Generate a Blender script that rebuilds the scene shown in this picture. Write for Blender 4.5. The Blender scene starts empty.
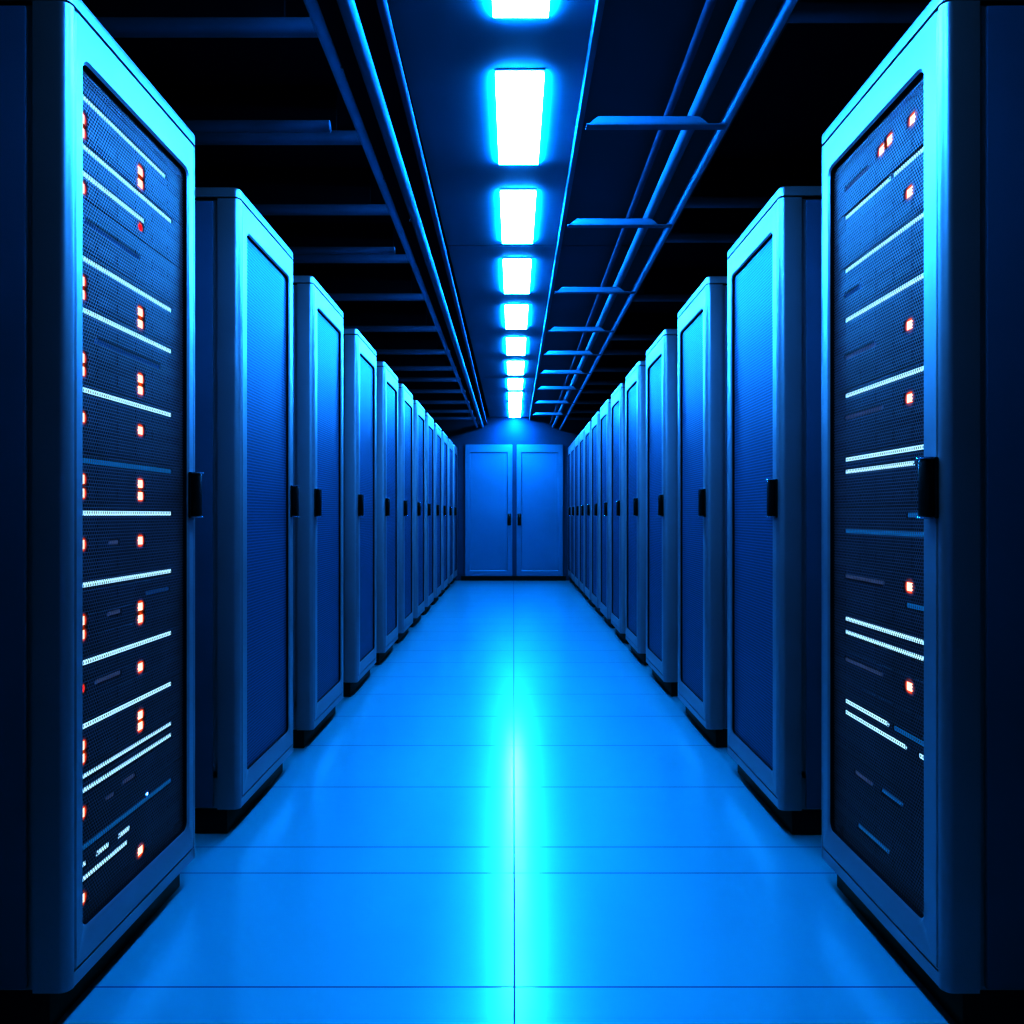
import bpy, bmesh, math, random
from mathutils import Vector, Matrix
random.seed(4)
scene = bpy.context.scene
COL = scene.collection
PI = math.pi
FPX = 760.0
CAM_Z = 1.075
XL, XR = -0.920, 0.890          # front planes of the two rack rows
W, D = 0.642, 1.00              # rack width along the aisle, depth
YB = 12.50                      # far wall
Z0 = CAM_Z

# ---------------------------------------------------------------- materials
def new_mat(name):
    m = bpy.data.materials.new(name); m.use_nodes = True
    nt = m.node_tree; nt.nodes.clear()
    out = nt.nodes.new('ShaderNodeOutputMaterial')
    b = nt.nodes.new('ShaderNodeBsdfPrincipled')
    nt.links.new(b.outputs[0], out.inputs[0])
    return m, nt, b

def paint(name, col, rough=0.4, metal=0.0, spec=0.5, var=0.12, scale=6.0, bump=0.0, coat=0.0):
    m, nt, b = new_mat(name)
    tc = nt.nodes.new('ShaderNodeTexCoord')
    nz = nt.nodes.new('ShaderNodeTexNoise'); nz.inputs['Scale'].default_value = scale
    nz.inputs['Detail'].default_value = 4
    nt.links.new(tc.outputs['Object'], nz.inputs['Vector'])
    r = nt.nodes.new('ShaderNodeValToRGB')
    r.color_ramp.elements[0].position = 0.3; r.color_ramp.elements[1].position = 0.7
    r.color_ramp.elements[0].color = (*[c*(1-var) for c in col], 1)
    r.color_ramp.elements[1].color = (*[min(1, c*(1+var)) for c in col], 1)
    nt.links.new(nz.outputs['Fac'], r.inputs['Fac'])
    nt.links.new(r.outputs['Color'], b.inputs['Base Color'])
    b.inputs['Roughness'].default_value = rough
    b.inputs['Metallic'].default_value = metal
    b.inputs['Specular IOR Level'].default_value = spec
    b.inputs['Coat Weight'].default_value = coat
    b.inputs['Coat Roughness'].default_value = 0.17
    if bump:
        n2 = nt.nodes.new('ShaderNodeTexNoise'); n2.inputs['Scale'].default_value = 400
        nt.links.new(tc.outputs['Object'], n2.inputs['Vector'])
        bp = nt.nodes.new('ShaderNodeBump'); bp.inputs['Strength'].default_value = bump
        bp.inputs['Distance'].default_value = 0.001
        nt.links.new(n2.outputs['Fac'], bp.inputs['Height'])
        nt.links.new(bp.outputs['Normal'], b.inputs['Normal'])
    return m

def glow(name, col, strength, var=0.0, scale=(30, 200, 30)):
    m = bpy.data.materials.new(name); m.use_nodes = True
    nt = m.node_tree; nt.nodes.clear()
    out = nt.nodes.new('ShaderNodeOutputMaterial')
    e = nt.nodes.new('ShaderNodeEmission')
    e.inputs['Color'].default_value = (*col, 1)
    e.inputs['Strength'].default_value = strength
    if var:
        tc = nt.nodes.new('ShaderNodeTexCoord')
        mp = nt.nodes.new('ShaderNodeMapping'); mp.inputs['Scale'].default_value = scale
        nz = nt.nodes.new('ShaderNodeTexWave'); nz.bands_direction = 'Y'; nz.inputs['Scale'].default_value = 1
        mr = nt.nodes.new('ShaderNodeMapRange')
        mr.inputs['From Min'].default_value = 0.0; mr.inputs['From Max'].default_value = 0.5
        mr.inputs['To Min'].default_value = strength*(1-var); mr.inputs['To Max'].default_value = strength
        nt.links.new(tc.outputs['Object'], mp.inputs['Vector'])
        nt.links.new(mp.outputs['Vector'], nz.inputs['Vector'])
        nt.links.new(nz.outputs['Fac'], mr.inputs['Value'])
        nt.links.new(mr.outputs['Result'], e.inputs['Strength'])
    nt.links.new(e.outputs[0], out.inputs[0])
    return m

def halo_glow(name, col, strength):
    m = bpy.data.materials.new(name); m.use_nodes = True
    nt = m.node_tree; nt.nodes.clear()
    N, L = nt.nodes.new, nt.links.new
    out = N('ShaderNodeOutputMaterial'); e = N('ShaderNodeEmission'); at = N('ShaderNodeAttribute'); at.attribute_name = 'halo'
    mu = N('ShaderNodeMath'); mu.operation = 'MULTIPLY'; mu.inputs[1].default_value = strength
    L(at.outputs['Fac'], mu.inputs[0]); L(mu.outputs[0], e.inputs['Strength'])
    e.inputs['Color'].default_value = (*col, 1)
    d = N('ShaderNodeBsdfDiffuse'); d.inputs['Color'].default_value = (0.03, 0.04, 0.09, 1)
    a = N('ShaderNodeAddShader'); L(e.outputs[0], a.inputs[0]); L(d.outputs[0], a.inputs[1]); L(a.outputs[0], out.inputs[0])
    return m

def perforated_paint(name, col, hole, py, pz, rough):
    """sheet metal with staggered punched holes over a dark backing"""
    m, nt, b = new_mat(name)
    N, L = nt.nodes.new, nt.links.new
    tc = N('ShaderNodeTexCoord'); sp = N('ShaderNodeSeparateXYZ'); L(tc.outputs['Object'], sp.inputs[0])
    def mth(op, a, bb=None):
        n = N('ShaderNodeMath'); n.operation = op
        for i, v in enumerate((a, bb)):
            if v is None: continue
            if isinstance(v, (int, float)): n.inputs[i].default_value = v
            else: L(v, n.inputs[i])
        return n.outputs[0]
    v = mth('DIVIDE', sp.outputs['Z'], pz)
    row = mth('FLOOR', v)
    half = mth('MULTIPLY', mth('MODULO', row, 2.0), 0.5)
    u = mth('ADD', mth('DIVIDE', sp.outputs['Y'], py), half)
    fu = mth('SUBTRACT', mth('FRACT', u), 0.5)
    fv = mth('SUBTRACT', mth('FRACT', v), 0.5)
    d = mth('SQRT', mth('ADD', mth('MULTIPLY', fu, fu), mth('MULTIPLY', fv, fv)))
    mr = N('ShaderNodeMapRange'); mr.inputs['From Min'].default_value = 0.30; mr.inputs['From Max'].default_value = 0.38
    L(d, mr.inputs['Value'])
    mx = N('ShaderNodeMix'); mx.data_type = 'RGBA'
    L(mr.outputs['Result'], mx.inputs['Factor'])
    mx.inputs['A'].default_value = (*hole, 1); mx.inputs['B'].default_value = (*col, 1)
    L(mx.outputs['Result'], b.inputs['Base Color'])
    b.inputs['Roughness'].default_value = rough
    b.inputs['Specular IOR Level'].default_value = 0.4
    b.inputs['Metallic'].default_value = 0.25
    return m

M = {}
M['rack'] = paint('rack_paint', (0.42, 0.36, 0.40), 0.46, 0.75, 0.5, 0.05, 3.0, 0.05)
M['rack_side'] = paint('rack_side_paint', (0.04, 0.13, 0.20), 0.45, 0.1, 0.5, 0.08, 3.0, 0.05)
M['black'] = paint('black_steel', (0.004, 0.005, 0.008), 0.5, 0.0, 0.3)
M['gasket'] = paint('dark_gasket', (0.006, 0.008, 0.02), 0.6, 0.0, 0.2)
M['handle'] = paint('black_handle', (0.004, 0.004, 0.006), 0.25, 0.0, 0.5)
M['steel'] = paint('bright_steel', (0.6, 0.7, 0.8), 0.25, 0.9, 0.5)
M['mesh'] = perforated_paint('perforated_door_sheet', (0.02, 0.15, 0.25), (0.003, 0.045, 0.09), 0.0125, 0.0105, 0.5)
M['mesh_open'] = paint('open_perforated_sheet', (0.24, 0.13, 0.16), 0.5, 0.2, 0.4)
M['server'] = paint('server_face', (0.012, 0.014, 0.03), 0.5, 0.0, 0.3)
M['bar_white'] = glow('light_bar_white', (0.62, 0.88, 1.0), 1.1, 0.15, (0, 36, 0))
M['bar_blue'] = glow('light_bar_blue', (0.03, 0.34, 0.66), 0.75, 0.35, (0, 36, 0))
M['bar_faint'] = glow('light_bar_faint', (0.06, 0.32, 0.75), 0.42, 0.4, (0, 36, 0))
M['bar_dim'] = glow('light_bar_dim', (0.30, 0.42, 0.75), 0.42, 0.6, (0, 36, 0))
M['led_core'] = glow('status_light_core', (1.0, 0.82, 0.68), 1.15)
M['led_halo'] = halo_glow('status_light_halo', (1.0, 0.20, 0.035), 1.2)
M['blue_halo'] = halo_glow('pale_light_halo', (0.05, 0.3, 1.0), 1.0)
M['led_red'] = glow('status_light_red', (1.0, 0.03, 0.06), 1.6)
M['led_white'] = glow('status_light_pale', (0.4, 0.8, 1.0), 4.0)
M['lamp'] = glow('lamp_diffuser', (0.10, 0.55, 1.0), 115.0)
M['lamp_frame'] = paint('lamp_frame', (0.2, 0.5, 0.7), 0.4)
M['floor'] = paint('floor_tile', (0.03, 0.31, 0.36), 0.40, 0.10, 0.25, 0.02, 1.2, coat=0.58)
M['joint'] = paint('floor_joint', (0.004, 0.06, 0.16), 0.6)
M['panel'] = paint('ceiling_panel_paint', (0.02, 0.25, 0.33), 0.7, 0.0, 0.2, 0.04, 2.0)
M['panel_shaded'] = paint('ceiling_panel_shaded', (0.015, 0.13, 0.20), 0.7, 0.0, 0.2, 0.04, 2.0)  # darker copy of the panel paint: shade beyond the rail put into the colour
M['void'] = paint('black_ceiling', (0.008, 0.020, 0.040), 0.9, 0.0, 0.05)
M['beam'] = paint('ceiling_beam_paint', (0.04, 0.20, 0.30), 0.5, 0.0, 0.4)
M['pipe'] = paint('pipe_paint', (0.03, 0.25, 0.35), 0.75, 0.0, 0.3, 0.06, 3.0)
M['pipe_lit'] = paint('pipe_paint_lit', (0.08, 0.50, 0.66), 0.7, 0.0, 0.3, 0.06, 3.0)  # paler copy of the pipe paint: lamp light on the outer pipes put into colour
M['pipe_dim'] = paint('pipe_paint_dark', (0.012, 0.13, 0.22), 0.65, 0.0, 0.25, 0.06, 3.0)
M['wall'] = paint('wall_paint', (0.004, 0.085, 0.14), 0.7, 0.0, 0.2, 0.05, 2.0)
M['wall_dark'] = paint('wall_paint_dark', (0.01, 0.02, 0.05), 0.8, 0.0, 0.2)
M['door'] = paint('door_paint', (0.02, 0.19, 0.27), 0.45, 0.0, 0.4, 0.04, 2.0)

# ---------------------------------------------------------------- helpers
def link(o, parent=None):
    COL.objects.link(o)
    if parent is not None: o.parent = parent
    return o

def obj(name, bm, mats, parent=None, smooth=True):
    me = bpy.data.meshes.new(name)
    bmesh.ops.recalc_face_normals(bm, faces=bm.faces[:])
    bm.to_mesh(me); bm.free()
    for m in (mats if isinstance(mats, (list, tuple)) else [mats]): me.materials.append(m)
    if smooth:
        for p in me.polygons: p.use_smooth = True
        me.set_sharp_from_angle(angle=math.radians(32))
    return link(bpy.data.objects.new(name, me), parent)

def tag(o, label=None, cat=None, group=None, kind=None):
    if label: o['label'] = label
    if cat: o['category'] = cat
    if group: o['group'] = group
    if kind: o['kind'] = kind
    return o

def thing(name, label, cat, loc=(0, 0, 0), rz=0.0, group=None):
    o = bpy.data.objects.new(name, None); COL.objects.link(o)
    o.empty_display_size = 0.1
    o.location = loc; o.rotation_euler = (0, 0, rz)
    return tag(o, label, cat, group)

def box(bm, x0, x1, y0, y1, z0, z1, bev=0.0, seg=2, mi=0):
    mat = Matrix.Translation(((x0+x1)/2, (y0+y1)/2, (z0+z1)/2)) @ Matrix.Diagonal((abs(x1-x0), abs(y1-y0), abs(z1-z0), 1))
    r = bmesh.ops.create_cube(bm, size=1, matrix=mat)
    vs = r['verts']
    fs = list({f for v in vs for f in v.link_faces})
    for f in fs: f.material_index = mi
    if bev:
        es = list({e for v in vs for e in v.link_edges})
        rr = bmesh.ops.bevel(bm, geom=es, offset=bev, segments=seg, affect='EDGES', profile=0.5)
        for f in rr['faces']: f.material_index = mi

def prism(bm, pts, z0, z1, mi=0, top_bev=0.0):
    """closed plan outline extruded upward; optional chamfered top rim"""
    n = len(pts)
    cx = sum(p[0] for p in pts)/n; cy = sum(p[1] for p in pts)/n
    levels = [(0, z0)]
    if top_bev:
        for k in range(0, 4):
            a = k/3*PI/2
            levels.append((top_bev*(1-math.cos(a)), z1-top_bev+top_bev*math.sin(a)))
    else: levels.append((0, z1))
    loops = []
    for ins, z in levels:
        L = []
        for (x, y) in pts:
            dx, dy = x-cx, y-cy
            sx = (abs(dx)-ins)/abs(dx) if abs(dx) > 1e-6 else 1
            sy = (abs(dy)-ins)/abs(dy) if abs(dy) > 1e-6 else 1
            L.append(bm.verts.new((cx+dx*sx, cy+dy*sy, z)))
        loops.append(L)
    for a, b in zip(loops, loops[1:]):
        for i in range(n):
            f = bm.faces.new((a[i], a[(i+1) % n], b[(i+1) % n], b[i])); f.material_index = mi
    f = bm.faces.new(loops[-1]); f.material_index = mi
    f = bm.faces.new(loops[0][::-1]); f.material_index = mi

def rrect(a0, a1, b0, b1, r, n=5):
    P = []
    for (ca, cb, s) in ((a1-r, b1-r, 0), (a0+r, b1-r, 1), (a0+r, b0+r, 2), (a1-r, b0+r, 3)):
        for k in range(n+1):
            t = s*PI/2 + k/n*PI/2
            P.append((ca+r*math.cos(t), cb+r*math.sin(t)))
    return P

def ring(bm, loops, axis='x', closed=True, mi=0):
    """loops = list of (depth, outline in the other two axes); bridges them in turn"""
    V = []
    for dep, P in loops:
        V.append([bm.verts.new((dep, a, b) if axis == 'x' else (a, dep, b)) for a, b in P])
    pairs = list(zip(V, V[1:])) + ([(V[-1], V[0])] if closed else [])
    for A, B in pairs:
        n = len(A)
        for i in range(n):
            f = bm.faces.new((A[i], A[(i+1) % n], B[(i+1) % n], B[i])); f.material_index = mi

def tube(bm, p0, p1, r, n=20, caps=True, mi=0):
    p0, p1 = Vector(p0), Vector(p1)
    d = (p1-p0).normalized()
    a = d.cross(Vector((0, 0, 1)) if abs(d.z) < 0.9 else Vector((1, 0, 0))).normalized()
    b = d.cross(a)
    R = []
    for p in (p0, p1):
        R.append([bm.verts.new(p + r*(math.cos(2*PI*i/n)*a + math.sin(2*PI*i/n)*b)) for i in range(n)])
    for i in range(n):
        f = bm.faces.new((R[0][i], R[0][(i+1) % n], R[1][(i+1) % n], R[1][i])); f.material_index = mi
    if caps:
        bm.faces.new(R[0][::-1]).material_index = mi
        bm.faces.new(R[1]).material_index = mi

# ---------------------------------------------------------------- setting
ZP = 1.613 + CAM_Z          # lowered ceiling panel
ZV = 1.72 + CAM_Z           # dark upper ceiling
XW = 2.25
YF = -1.7
# floor: tiles and joints in one mesh, joint strips as their own faces
bm = bmesh.new()
jw = 0.0042
ys = [-0.90, -0.37, 0.15, 0.68, 1.20, 1.731, 2.282, 2.461, 3.004, 3.545, 4.06, 4.56, 5.05]
while ys[-1] < YB-0.7: ys.append(ys[-1]+0.49)
def cuts(lo, hi, js):
    c = [lo]
    for j in js: c += [j-jw/2, j+jw/2]
    return c + [hi]
xs_c = cuts(-XW, XW, [-1.9, 0.002, 1.9])
ys_c = cuts(YF, YB, ys)
G = [[bm.verts.new((x, y, 0)) for y in ys_c] for x in xs_c]
for i in range(len(xs_c)-1):
    for j in range(len(ys_c)-1):
        f = bm.faces.new((G[i][j], G[i+1][j], G[i+1][j+1], G[i][j+1]))
        f.material_index = 1 if (i % 2 or j % 2) else 0
tag(obj('floor', bm, [M['floor'], M['joint']], smooth=False), kind='structure')

def slab(name, x0, x1, y0, y1, z0, z1, m):
    b = bmesh.new(); box(b, x0, x1, y0, y1, z0, z1)
    return tag(obj(name, b, m, smooth=False), kind='structure')
slab('wall_left', -XW-0.1, -XW, YF-0.1, YB+0.1, 0, ZV, M['wall_dark'])
slab('wall_right', XW, XW+0.1, YF-0.1, YB+0.1, 0, ZV, M['wall_dark'])
slab('wall_back', -XW, XW, YB, YB+0.1, 0, ZV, M['wall'])
slab('wall_front', -XW, XW, YF-0.1, YF, 0, ZV, M['lamp_frame'])
slab('ceiling', -XW-0.1, XW+0.1, YF-0.1, YB+0.1, ZV, ZV+0.1, M['void'])
bm = bmesh.new()
yy = [YF, 4.553, 8.9, YB]
for k, (a, b) in enumerate(zip(yy, yy[1:])):
    ya, yb = a+(0.006 if k else 0), b-(0.006 if k < 2 else 0)
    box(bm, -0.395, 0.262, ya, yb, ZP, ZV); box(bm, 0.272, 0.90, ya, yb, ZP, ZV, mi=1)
tag(obj('ceiling_panel', bm, [M['panel'], M['panel_shaded']], smooth=False), kind='structure')
bm = bmesh.new(); box(bm, -0.86, 0.86, YB-0.03, YB, 0.0, 0.072)
tag(obj('baseboard_back', bm, M['black'], smooth=False), kind='structure')

# far double doors
def far_door(name, x0, x1, hx, label):
    b = bmesh.new()
    z0, z1 = 0.072, Z0+1.155
    O = rrect(x0, x1, z0, z1, 0.012, 3)
    I1 = rrect(x0+0.078, x1-0.078, z0+0.085, z1-0.125, 0.012, 3)
    I2 = rrect(x0+0.092, x1-0.092, z0+0.099, z1-0.139, 0.010, 3)
    y = YB-0.05
    ring(b, [(YB-0.001, O), (y+0.006, O), (y, rrect(x0+0.006, x1-0.006, z0+0.006, z1-0.006, 0.01, 3)), (y, I1), (y+0.016, I2)], 'y', False)
    b.faces.new([b.verts.new((a, y+0.016, c)) for a, c in I2])
    bmesh.ops.remove_doubles(b, verts=b.verts[:], dist=1e-5)
    o = tag(obj(name, b, M['door']), kind='structure')
    h = bmesh.new()
    box(h, hx-0.028, hx+0.028, y-0.012, y+0.002, Z0-0.17, Z0+0.02, 0.006)
    box(h, hx-0.020, hx+0.020, y-0.045, y-0.010, Z0-0.12, Z0-0.0, 0.008)
    ho = obj('door_handle', h, M['handle'], o); tag(ho, 'black lever handle')
    return o
far_door('door_1', -0.797, -0.018, -0.07, '')
far_door('door_2', 0.048, 0.815, 0.095, '')

# ---------------------------------------------------------------- what the two front racks hold
# (top, bottom, bars (Z from, Z to, height, kind), lights (Z, height, kind), words); heights from eye level
SX = -0.0195         # server faces behind the rack front (local x)
KS = 0.9745          # bar and light positions were measured at a slightly deeper plane
N1, F1 = 1.645, 2.136     # full bar ends, left rack
A, B = 1.959, 1.692       # light columns, left rack
def P2(z1, z2=None): return [(A, z1, 'o'), (B, z1, 'o')] + ([(A, z2, 'o'), (B, z2, 'o')] if z2 is not None else [])
LEFT = [
 (0.972, 0.842, [(N1, 2.10, .935, 'w')], P2(.886, .855), 'top, a long white bar over paired orange lights'),
 (0.842, 0.712, [(N1, F1, .825, 'w'), (N1, 1.98, .765, 'w')], [(B, .731, 'o'), (A, .742, 'r')], 'two white bars, the lower one shorter, and a red light'),
 (0.712, 0.592, [(1.70, 1.953, .66, 'f')], [], 'only a faint blue bar'),
 (0.592, 0.474, [(N1, F1, .575, 'w')], P2(.523, .493), 'a white bar over paired orange lights'),
 (0.474, 0.298, [(N1, F1, .459, 'w'), (1.75, 2.064, .402, 'f')], P2(.351, .322), 'a white bar, a faint blue bar and paired orange lights'),
 (0.298, 0.140, [(N1, F1, .281, 'w')], P2(.218), 'a white bar and single orange lights'),
 (0.140, 0.024, [(N1, F1, .122, 'b')], P2(.080, .049), 'a dull blue bar over paired orange lights beside the handle'),
 (0.024, -0.140, [(N1, F1, .004, 'w'), (1.805, 1.85, -.066, 'd')], P2(-.066), 'a level white bar and single orange lights'),
 (-0.140, -0.314, [(N1, F1, -.157, 'w'), (1.99, 2.12, -.205, 'f'), (1.80, 1.86, -.235, 'd')], P2(-.2365, -.2675), 'a white bar, a short blue dash and paired orange lights'),
 (-0.314, -0.456, [(N1, F1, -.331, 'w'), (1.75, 1.86, -.385, 'd')], [(A, -.392, 'o'), (B, -.388, 'r')], 'a white bar with one orange and one red light'),
 (-0.456, -0.570, [(N1, F1, -.474, 'w')], P2(-.516, -.544), 'a white bar over paired orange lights, lower half'),
 (-0.570, -0.705, [(N1, F1, -.585, 'w'), (N1, F1, -.617, 'w'), (1.79, 1.83, -.67, 'd'), (1.87, 1.93, -.66, 'd')], [(B, -.666, 'o')], 'two close parallel white bars'),
 (-0.705, -0.885, [(N1, F1, -.745, 'b'), (N1, 1.71, -.782, 'w'), (1.755, 1.807, -.783, 'w'), (1.852, 1.905, -.784, 'w'), (N1, 1.893, -.8145, 'w')], [(A, -.865, 'o'), (B, -.857, 'o'), (1.995, -.732, 'p')], 'broken white dashes and a short white bar'),
]
N2, F2 = 1.645, 2.132
C = 1.787
RIGHT = [
 (0.972, 0.846, [(1.99, F2, .912, 'd')], [(1.774, .924, 'o'), (1.882, .929, 'o'), (1.923, .9235, 'o')], 'three orange lights'),
 (0.846, 0.700, [(1.88, F2, .832, 'w'), (N2, 1.862, .832, 'w')], [(C, .759, 'o')], 'a white bar broken once and an orange light'),
 (0.700, 0.560, [(N2, F2, .683, 'w'), (2.04, F2, .614, 'f')], [], 'a long white bar and no lights'),
 (0.560, 0.350, [(N2, F2, .545, 'w'), (1.955, F2, .44, 'd')], [(C, .447, 'o')], 'a white bar, faint grey bar and orange light'),
 (0.350, 0.170, [(N2, F2, .3335, 'w'), (1.918, F2, .272, 'd')], [(C, .275, 'o')], 'a white bar above one orange light'),
 (0.170, 0.020, [(N2, F2, .155, 'w'), (1.765, F2, .121, 'w')], [], 'two close white bars beside the handle'),
 (0.020, -0.270, [(N2, F2, -.045, 'b'), (N2, 1.795, 0.0, 'b'), (1.91, F2, -.171, 'd'), (N2, 1.80, -.213, 'b')], [(C, -.169, 'o')], 'a dull blue bar and one orange light'),
 (-0.270, -0.504, [(N2, F2, -.290, 'w'), (N2, F2, -.327, 'w'), (1.918, F2, -.404, 'd')], [(C, -.404, 'o')], 'two full white bars over an orange light'),
 (-0.504, -0.665, [(1.887, F2, -.521, 'w'), (N2, 1.86, -.521, 'b'), (1.80, F2, -.552, 'w'), (N2, 1.745, -.552, 'w')], [], 'two shorter white bars of unequal length'),
 (-0.665, -0.885, [(1.82, 1.92, -.694, 'b'), (1.97, 2.07, -.70, 'd'), (1.887, 2.052, -.837, 'b')], [], 'only faint blue dashes'),
]

def cut_list(table, ly):
    """windows in the perforated sheet: where a light bar or a status light shows"""
    bars, lights = [], []
    for hi, lo, bs, ls, _ in table:
        for a, c, h, kd in bs:
            p, q = ly(a*KS), ly(c*KS); bars.append((min(p, q), max(p, q), Z0+h*KS-0.0062, Z0+h*KS+0.0062))
        for zc, h, kd in ls:
            y = ly(zc*KS); g = 0.016 if kd == 'o' else 0.011 if kd == 'r' else 0.007
            lights.append((y-g*1.15, y+g*1.05, Z0+h*KS-0.0125*g/0.016, Z0+h*KS+0.0125*g/0.016))
    return bars, lights
CUT_L = cut_list(LEFT, lambda z: z-1.57)
CUT_R = cut_list(RIGHT, lambda z: 1.57+W-z)

# ---------------------------------------------------------------- server racks
HT = 1.103 + CAM_Z           # top of a rack
ZCAP = HT - 0.038
ZBOD = 0.086
def quarter(cx, cy, r, t0, t1, n=6):
    return [(cx+r*math.cos(t0+(t1-t0)*k/n), cy+r*math.sin(t0+(t1-t0)*k/n)) for k in range(n+1)]

def rack_meshes():
    out = {}
    R = 0.020
    # body: two front posts with rounded outer corners, rails, inner floor and roof, back
    b = bmesh.new()
    pw = 0.022
    near = [(0, pw), (-0.074, pw), (-0.074, 0)] + quarter(-R, R, R, -PI/2, 0)
    far = [(-0.074, W), (-0.074, W-pw), (0, W-pw)] + quarter(-R, W-R, R, 0, PI/2)
    prism(b, near, ZBOD, ZCAP-0.002); prism(b, far, ZBOD, ZCAP-0.002)
    box(b, -0.060, -0.001, pw, W-pw, ZBOD, ZBOD+0.030)                 # rail under the door
    box(b, -D+0.02, -0.060, 0.012, W-0.012, ZBOD, -0.885*KS+Z0-0.0005)          # inner floor
    box(b, -D+0.02, -0.036, 0.012, W-0.012, 2.055, ZCAP-0.002)         # inner roof
    box(b, -D, -D+0.02, 0.004, W-0.004, ZBOD, ZCAP-0.002)              # back sheet
    box(b, -D+0.02, -0.074, 0.012, 0.024, 0.190, 2.055)                # dark inner skins behind the seams
    box(b, -D+0.02, -0.074, W-0.024, W-0.012, 0.190, 2.055)
    out['body'] = (b, M['rack'])
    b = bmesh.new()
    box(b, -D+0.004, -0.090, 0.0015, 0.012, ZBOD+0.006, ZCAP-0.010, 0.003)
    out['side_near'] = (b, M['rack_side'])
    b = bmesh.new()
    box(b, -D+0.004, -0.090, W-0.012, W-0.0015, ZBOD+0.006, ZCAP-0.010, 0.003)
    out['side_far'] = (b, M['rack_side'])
    b = bmesh.new()
    plan = [(-D, W), (-D, 0)] + quarter(-R, R, R, -PI/2, 0) + quarter(-R, W-R, R, 0, PI/2)
    prism(b, plan, ZCAP+0.003, HT, 0, 0.010)
    box(b, -D+0.01, -0.012, 0.010, W-0.010, ZCAP-0.004, ZCAP+0.006, mi=1)
    out['top_cap'] = (b, [M['rack'], M['gasket']])
    b = bmesh.new()
    box(b, -D+0.03, -0.045, 0.012, W-0.012, 0.0, ZBOD, 0.004)
    out['plinth'] = (b, M['black'])
    return out

MX = -0.014          # depth of the perforated sheet in the leaf
DY0, DY1 = 0.0255, W-0.0255
DZ0, DZ1 = ZBOD+0.033, ZCAP-0.003
WZ0, WZ1 = Z0-0.885, Z0+0.972
def door_mesh(s0, s1):
    """leaf frame around a window from local y = s0 to W - s1"""
    b = bmesh.new()
    y0, y1 = s0, W-s1
    O = rrect(DY0, DY1, DZ0, DZ1, 0.006)
    O2 = rrect(DY0+0.003, DY1-0.003, DZ0+0.003, DZ1-0.003, 0.005)
    I0 = rrect(y0-0.007, y1+0.007, WZ0-0.008, WZ1+0.007, 0.026)
    I1 = rrect(y0, y1, WZ0, WZ1, 0.020)
    ring(b, [(-0.0172, O), (-0.002, O), (0.001, O2), (0.001, I0), (-0.004, I1)], 'x', False, 0)
    ring(b, [(-0.004, I1), (-0.0172, I1), (-0.0172, O)], 'x', False, 1)
    bmesh.ops.remove_doubles(b, verts=b.verts[:], dist=1e-6)
    return b
def sheet_mesh(s0, s1):
    b = bmesh.new()
    box(b, MX-0.004, MX+0.002, s0-0.004, W-s1+0.004, WZ0-0.004, WZ1+0.004)
    return b
def open_sheet(s0, s1, cuts, py=0.0092, pz=0.0076, wy=0.68, wz=0.70):
    """really punched sheet: rows of staggered square holes, cut away where the lights show"""
    y0, y1, z0, z1 = s0-0.004, W-s1+0.004, WZ0-0.004, WZ1+0.004
    ny, nz = round((y1-y0)/py), round((z1-z0)/pz)
    py, pz = (y1-y0)/ny, (z1-z0)/nz
    x = MX
    hy, hz = py*(1-wy)/2, pz*(1-wz)/2
    bars, lights = cuts
    verts, faces = [], []
    def quad(a, c, za, zb):
        k = len(verts)
        verts.extend([(x, a, za), (x, c, za), (x, c, zb), (x, a, zb)]); faces.append((k, k+1, k+2, k+3))
    def hweb(za, zb):
        segs = [(y0, y1)]
        for p, q, u, v in bars+lights:
            if u < zb and v > za:
                nxt = []
                for a, c in segs:
                    if q <= a or p >= c: nxt.append((a, c)); continue
                    if p > a: nxt.append((a, p))
                    if q < c: nxt.append((q, c))
                segs = nxt
        for a, c in segs: quad(a, c, za, zb)
    for j in range(nz+1):
        zc = z0+j*pz
        hweb(zc-hz, zc+hz)
    for j in range(nz):
        za, zb = z0+j*pz+hz, z0+(j+1)*pz-hz
        off = (j % 2)*0.5*py
        for i in range(ny+1):
            yc = y0+i*py+off
            a, c = max(y0, yc-hy), min(y1, yc+hy)
            if c <= a or any(p < c and q > a and u < zb and v > za for p, q, u, v in lights): continue
            quad(a, c, za, zb)
    me = bpy.data.meshes.new('mesh_panel'); me.from_pydata(verts, [], faces); me.update()
    me.materials.append(M['mesh_open'])
    return me
def handle_mesh(yc):
    b = bmesh.new()
    z0, z1 = Z0-0.008, Z0+0.122
    box(b, -0.001, 0.008, yc-0.020, yc+0.020, z0, z1, 0.003)
    box(b, 0.006, 0.026, yc-0.016, yc+0.016, z0+0.004, z1-0.004, 0.004)
    box(b, 0.004, 0.028, yc-0.018, yc+0.018, z1-0.004, z1, 0.001, mi=1)
    box(b, 0.004, 0.028, yc-0.018, yc+0.018, z0, z0+0.004, 0.001, mi=1)
    return b

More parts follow.
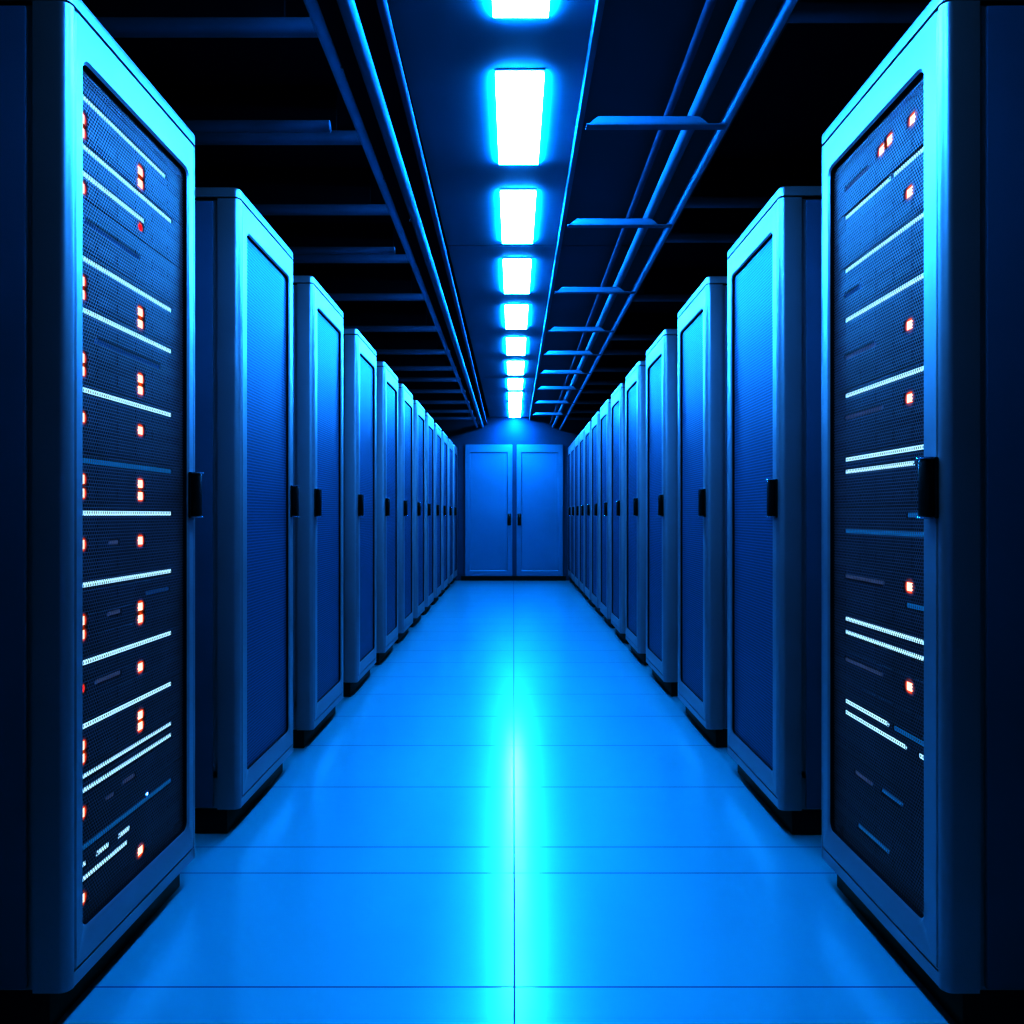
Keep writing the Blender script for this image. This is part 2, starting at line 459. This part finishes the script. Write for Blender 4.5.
ME = {}
def shared(name, bm, mats):
    o = obj(name, bm, mats); me = o.data
    bpy.data.objects.remove(o); return me
for k, (b, m) in rack_meshes().items(): ME[k] = shared(k, b, m)
for k, s in {'std': (0.078, 0.074), 'left': (0.058, 0.064), 'right': (0.068, 0.084)}.items():
    ME['door_'+k] = shared('door', door_mesh(*s), [M['rack'], M['gasket']])
    ME['sheet_'+k] = shared('mesh_panel', sheet_mesh(*s), M['mesh']) if k == 'std' else open_sheet(*s, CUT_L if k == 'left' else CUT_R)
ME['handle_low'] = shared('handle', handle_mesh(0.040), [M['handle'], M['steel']])
ME['handle_high'] = shared('handle', handle_mesh(W-0.040), [M['handle'], M['steel']])
ME['handle_edge'] = shared('handle', handle_mesh(W-0.042), [M['handle'], M['steel']])

def add(name, me, parent, label=None):
    o = link(bpy.data.objects.new(name, me), parent)
    return tag(o, label)

def make_rack(label, loc, rz, kind, hnd, group):
    t = thing('server_rack', label, 'server rack', loc, rz, group)
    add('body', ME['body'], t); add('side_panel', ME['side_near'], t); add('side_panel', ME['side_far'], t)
    add('top_cap', ME['top_cap'], t); add('plinth', ME['plinth'], t, 'black recessed plinth')
    d = add('door', ME['door_'+kind], t)
    add('mesh_panel', ME['sheet_'+kind], d, 'perforated mesh door panel')
    add('handle', ME['handle_'+hnd], d, 'black door handle')
    return t

ORD = ['first', 'second', 'third', 'fourth', 'fifth', 'sixth', 'seventh', 'eighth', 'ninth', 'tenth', 'eleventh', 'twelfth', 'thirteenth', 'fourteenth']
left_y = [1.57, 2.55, 3.49, 4.48, 5.44, 6.35, 7.27, 8.16, 9.08, 10.0, 10.92, 11.83]
right_y = [1.57, 2.54, 3.50, 4.49, 5.42, 6.33, 7.20, 8.06, 8.86, 9.64, 10.40, 11.13, 11.83]
for side, Y in (('left', left_y), ('right', right_y)):
    for i, y in enumerate(Y):
        if i == 0:
            lab = f'big {side} foreground server rack with lit servers behind its dark mesh door'
        elif i == len(Y)-1:
            lab = f'last blue server rack of the {side} row, next to the far wall'
        else:
            lab = f'blue mesh-door server rack, {ORD[i]} from the camera in the {side} row'
        if side == 'left':
            make_rack(lab, (XL, y, 0), 0, 'left' if i == 0 else 'std', 'edge' if i == 0 else 'high' if i == 1 else 'low', 'server racks in the left row')
        else:
            make_rack(lab, (XR, y+W, 0), PI, 'right' if i == 0 else 'std', 'high', 'server racks in the right row')

# ---------------------------------------------------------------- servers in the two front racks
def bar_mesh(y0, y1, z, h):
    b = bmesh.new(); box(b, SX-0.002, SX+0.0020, min(y0, y1), max(y0, y1), z-h/2, z+h/2, 0.0008, 1); return b
def led_mesh(y, z, red=False, small=1.0):
    b = bmesh.new()
    w, h = 0.026*small, 0.021*small
    # glow painted round the lens as an emissive disc, its brightness falling off in a vertex attribute
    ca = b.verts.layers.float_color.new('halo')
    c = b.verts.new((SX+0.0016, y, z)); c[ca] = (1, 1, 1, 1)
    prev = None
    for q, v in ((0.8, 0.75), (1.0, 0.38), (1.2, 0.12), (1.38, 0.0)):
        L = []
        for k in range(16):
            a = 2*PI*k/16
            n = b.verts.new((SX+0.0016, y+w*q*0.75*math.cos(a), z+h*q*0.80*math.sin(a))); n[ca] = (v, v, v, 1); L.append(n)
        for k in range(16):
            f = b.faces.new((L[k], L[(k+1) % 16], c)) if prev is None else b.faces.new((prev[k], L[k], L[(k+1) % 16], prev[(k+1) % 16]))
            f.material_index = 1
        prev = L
    box(b, SX-0.002, SX+0.0021, y-w/2, y+w/2, z-h/2, z+h/2, 0.001, 1, 0)
    return b
def server(side, name_lab, zlo, zhi, bars, leds, group):
    """zlo/zhi above the floor; bars (Z from, Z to, height rel. camera, kind); leds (Z, height, kind)"""
    if side == 'left':
        loc, rz = (XL, 1.57, 0), 0.0; ly = lambda Zc: Zc*KS-1.57
    else:
        loc, rz = (XR, 1.57+W, 0), PI; ly = lambda Zc: 1.57+W-Zc*KS
    t = thing('server_unit', name_lab, 'server', (loc[0], loc[1], zlo), rz, group)
    b = bmesh.new()
    H = zhi-zlo
    box(b, SX-0.62, SX-0.008, 0.045, W-0.045, 0.0, H)
    box(b, SX-0.010, SX, 0.028, W-0.028, 0.002, H-0.003, 0.002)
    # ventilation slots and drive bays on the face
    n = max(1, int(H/0.045))
    for k in range(n):
        za = 0.012 + (H-0.02)*k/n
        for q in range(6):
            ya = 0.06+q*0.086
            box(b, SX-0.003, SX+0.0012, ya, ya+0.074, za, za+min(0.026, (H-0.02)/n*0.7), 0.0008, 1)
    obj('chassis', b, M['server'], t)
    mats = {'w': M['bar_white'], 'b': M['bar_blue'], 'd': M['bar_dim'], 'f': M['bar_faint']}
    for (a, c, h, kd) in [(p, q, r*KS, k) for p, q, r, k in bars]:
        o = obj('light_bar', bar_mesh(ly(a), ly(c), h+Z0-zlo, 0.0115 if kd != 'd' else 0.010), mats[kd], t, False)
        if kd != 'w': tag(o, 'dim blue light bar' if kd in 'bf' else 'faint grey light bar')
    for (zc, h, kd) in [(p, q*KS, k) for p, q, k in leds]:
        if kd == 'o': o = obj('status_light', led_mesh(ly(zc), h+Z0-zlo), [M['led_core'], M['led_halo']], t, False); tag(o, 'glowing orange status light')
        elif kd == 'r': o = obj('status_light', led_mesh(ly(zc), h+Z0-zlo, small=0.7), [M['led_red'], M['led_halo']], t, False); tag(o, 'red status light')
        else: o = obj('status_light', led_mesh(ly(zc), h+Z0-zlo, small=0.45), [M['led_white'], M['blue_halo']], t, False); tag(o, 'pale blue status light')

for i, (hi, lo, bars, leds, desc) in enumerate(LEFT):
    pos = 'topmost' if i == 0 else 'bottom' if i == len(LEFT)-1 else ORD[i]
    d = desc.replace('top, ', '')
    lab = f'{pos} server in left foreground rack, {d}' if pos in ('topmost', 'bottom') else f'{pos} server from top in left foreground rack, {d}'
    server('left', ' '.join(lab.split()[:16]), lo*KS+Z0, hi*KS+Z0, bars, leds, 'servers in the left foreground rack')
for i, (hi, lo, bars, leds, desc) in enumerate(RIGHT):
    pos = 'topmost' if i == 0 else 'bottom' if i == len(RIGHT)-1 else ORD[i]
    lab = f'{pos} server in right foreground rack, {desc}' if pos in ('topmost', 'bottom') else f'{pos} server from top in right foreground rack, {desc}'
    server('right', ' '.join(lab.split()[:16]), lo*KS+Z0, hi*KS+Z0, bars, leds, 'servers in the right foreground rack')

# ---------------------------------------------------------------- ceiling lights
LX = 0.023
lb = bmesh.new(); box(lb, -0.089, 0.089, -0.340, 0.36, -0.018, -0.004, 0.003, 2)
ME['diffuser'] = shared('diffuser', lb, M['lamp'])
lb = bmesh.new(); box(lb, -0.090, 0.090, -0.354, 0.354, -0.005, 0.0)
ME['housing'] = shared('housing', lb, M['lamp_frame'])
light_y = [0.69, 1.72, 2.742, 3.75, 4.76, 5.80, 6.87, 7.93, 8.96, 9.94, 10.85, 11.68]  # first entry is an unseen panel, added to light the front racks' near sides
for i, y in enumerate(light_y):
    lab = (f'glowing white ceiling light panel, {ORD[i-1]} in the row counted from the top edge' if 1 < i < len(light_y)-1 else
           'unseen ceiling light panel added to continue the row and light the near rack sides' if i == 0 else
           'nearest glowing white ceiling light panel, cut by the top edge' if i == 1 else
           'farthest and smallest glowing white ceiling light panel, above the double doors')
    t = thing('ceiling_light', lab, 'light', (LX, y+0.36, ZP), 0, 'light panels along the ceiling')
    add('housing', ME['housing'], t); add('diffuser', ME['diffuser'], t, 'glowing white diffuser')

# ---------------------------------------------------------------- pipes, rail, struts, beams
def pipe(x0, x1, H, r, label, m, clips=(), name='pipe'):
    b = bmesh.new()
    z = Z0+H
    tube(b, (x0, YF, z), (x1, YB, z), r, 24)
    for k in range(3):                      # screwed couplings
        y = 3.9+k*3.2+abs(x0)
        x = x0+(x1-x0)*(y-YF)/(YB-YF)
        tube(b, (x, y, z), (x, y+0.05, z), r*1.05, 24)
    t = obj(name, b, m)
    tag(t, label, 'pipe', 'pipes running along the ceiling')
    for (yc, sgn) in clips:                 # small bright clips on the flank
        x = x0+(x1-x0)*(yc-YF)/(YB-YF)
        c = bmesh.new()
        xs = x+sgn*(r+0.003)
        box(c, min(x, xs+sgn*0.002), max(x, xs+sgn*0.002), yc-0.004, yc+0.004, z-r*0.5, z-r*0.5+0.004)
        box(c, xs-0.002, xs+0.002, yc-0.004, yc+0.030, z-r*0.5, z-r*0.5+0.004)
        tag(obj('pipe_clip', c, M['steel'], t), 'small bright metal clip')
    return t
pipe(-0.563, -0.600, 1.45, 0.0185, 'outermost blue pipe left of the light panels', M['pipe_lit'], [(2.45, 1), (3.26, 1), (4.55, 1)])
pipe(-0.462, -0.515, 1.46, 0.0245, 'thick middle blue pipe left of the light panels', M['pipe'], [(3.72, -1)])
pipe(-0.362, -0.445, 1.50, 0.0155, 'thin inner pipe left of the light panels', M['pipe_dim'])
pipe(0.566, 0.605, 1.50, 0.0150, 'thin dim pipe right of the light panels, passing above the struts', M['pipe_dim'])
pipe(0.660, 0.655, 1.455, 0.0240, 'thick blue pipe right of the light panels, resting on the struts', M['pipe'])
pipe(0.763, 0.763, 1.4153, 0.0180, 'outermost blue pipe right of the light panels, at the strut ends', M['pipe_lit'], [(5.5, -1)])
b = bmesh.new(); box(b, 0.256, 0.279, YF, YB, Z0+1.560, ZP, 0.004)
tag(obj('ceiling_rail', b, M['pipe']), 'slim bright-edged rail on the ceiling just right of the light panels', 'rail')

def strut_mesh():
    b = bmesh.new()
    x0, x1 = 0.0, 0.478
    # lower flange and a rounded hat section with slanted ends
    box(b, x0, x1+0.026, -0.020, 0.020, 0.0, 0.005, 0.0015)
    prof = [(-0.0215, 0.0), (-0.020, 0.017), (-0.013, 0.028), (-0.004, 0.0335), (0.004, 0.0335), (0.013, 0.028), (0.020, 0.017), (0.0215, 0.0)]
    L0 = [b.verts.new((x0+0.012+1.1*h, y, 0.005+h)) for y, h in prof]
    L1 = [b.verts.new((x1-0.045-1.1*h, y, 0.005+h)) for y, h in prof]
    for i in range(len(prof)-1): b.faces.new((L0[i], L0[i+1], L1[i+1], L1[i]))
    b.faces.new(L0); b.faces.new(L1[::-1])
    return b
ME['strut'] = shared('ceiling_strut', strut_mesh(), M['pipe'])
strut_y = [2.73, 3.67, 4.77, 5.78, 6.62, 7.50, 8.44, 9.50, 10.6]
for i, y in enumerate(strut_y):
    o = link(bpy.data.objects.new('ceiling_strut', ME['strut'])); o.location = (0.2600, y, Z0+1.3925)
    tag(o, f'blue cross strut under the right-hand pipes, {ORD[i]} from the camera' if 0 < i < len(strut_y)-1 else
        ('nearest and largest blue cross strut under the right-hand pipes' if i == 0 else 'farthest blue cross strut under the right-hand pipes'),
        'strut', 'cross struts under the right-hand pipes')

def beam(x0, x1, y, H, hgt, label, group, round_=False):
    b = bmesh.new()
    if round_:
        tube(b, (x0, y, Z0+H), (x1, y, Z0+H), hgt/2, 18)
    else:
        box(b, x0, x1, y-0.024, y+0.024, Z0+H, Z0+H+hgt, 0.016, 3)
        box(b, x0+0.12, x1-0.12, y-0.010, y+0.010, Z0+H+hgt-0.01, ZV, mi=1)       # black web up to the dark ceiling
    tag(obj('ceiling_beam', b, [M['beam'], M['void']]), label, 'beam', group)
lb_y = [2.36, 3.05, 3.77, 4.49, 5.28, 6.18, 7.06, 7.85, 8.5, 9.3, 10.2, 11.1, 11.9]
gl, gr = 'crossbeams over the left rack row', 'crossbeams over the right rack row'
for i, y in enumerate(lb_y):
    beam(-XW, -0.590, y, 1.490, 0.048, f'dark blue ceiling crossbeam over the left racks, {ORD[i]} from the camera', gl)
beam(-XW, -0.690, 2.86, 1.462, 0.044, 'short round tube end between the nearest left crossbeams', None, True)
beam(-XW, -0.655, 4.20, 1.462, 0.040, 'short round tube end in front of the fourth left crossbeam', None, True)
rb_y = [2.29, 3.68, 4.15, 5.3, 6.48, 7.07, 7.9, 8.7, 9.3, 10.2, 11.1, 11.9]
for i, y in enumerate(rb_y):
    beam(0.790, XW, y, 1.490, 0.048, f'dark blue ceiling crossbeam over the right racks, {ORD[i]} from the camera', gr)

# ---------------------------------------------------------------- world, camera, view
w = bpy.data.worlds.new('World'); scene.world = w; w.use_nodes = True
bg = w.node_tree.nodes.get('Background') or w.node_tree.nodes.new('ShaderNodeBackground')
bg.inputs[0].default_value = (0.0, 0.004, 0.02, 1); bg.inputs[1].default_value = 0.2
cam = bpy.data.cameras.new('camera'); co = bpy.data.objects.new('camera', cam); COL.objects.link(co)
cam.sensor_width = 36.0; cam.lens = FPX/1024*36.0
cam.shift_x = -1.5/1024; cam.shift_y = 3.0/1024
cam.clip_start = 0.02
co.location = (0, 0, CAM_Z); co.rotation_euler = (PI/2, 0, 0)
scene.camera = co
scene.view_settings.view_transform = 'Standard'
scene.view_settings.look = 'None'
scene.view_settings.exposure = 0.3
scene.view_settings.gamma = 0.50
scene.cycles.max_bounces = 8
scene.cycles.sample_clamp_indirect = 6.0
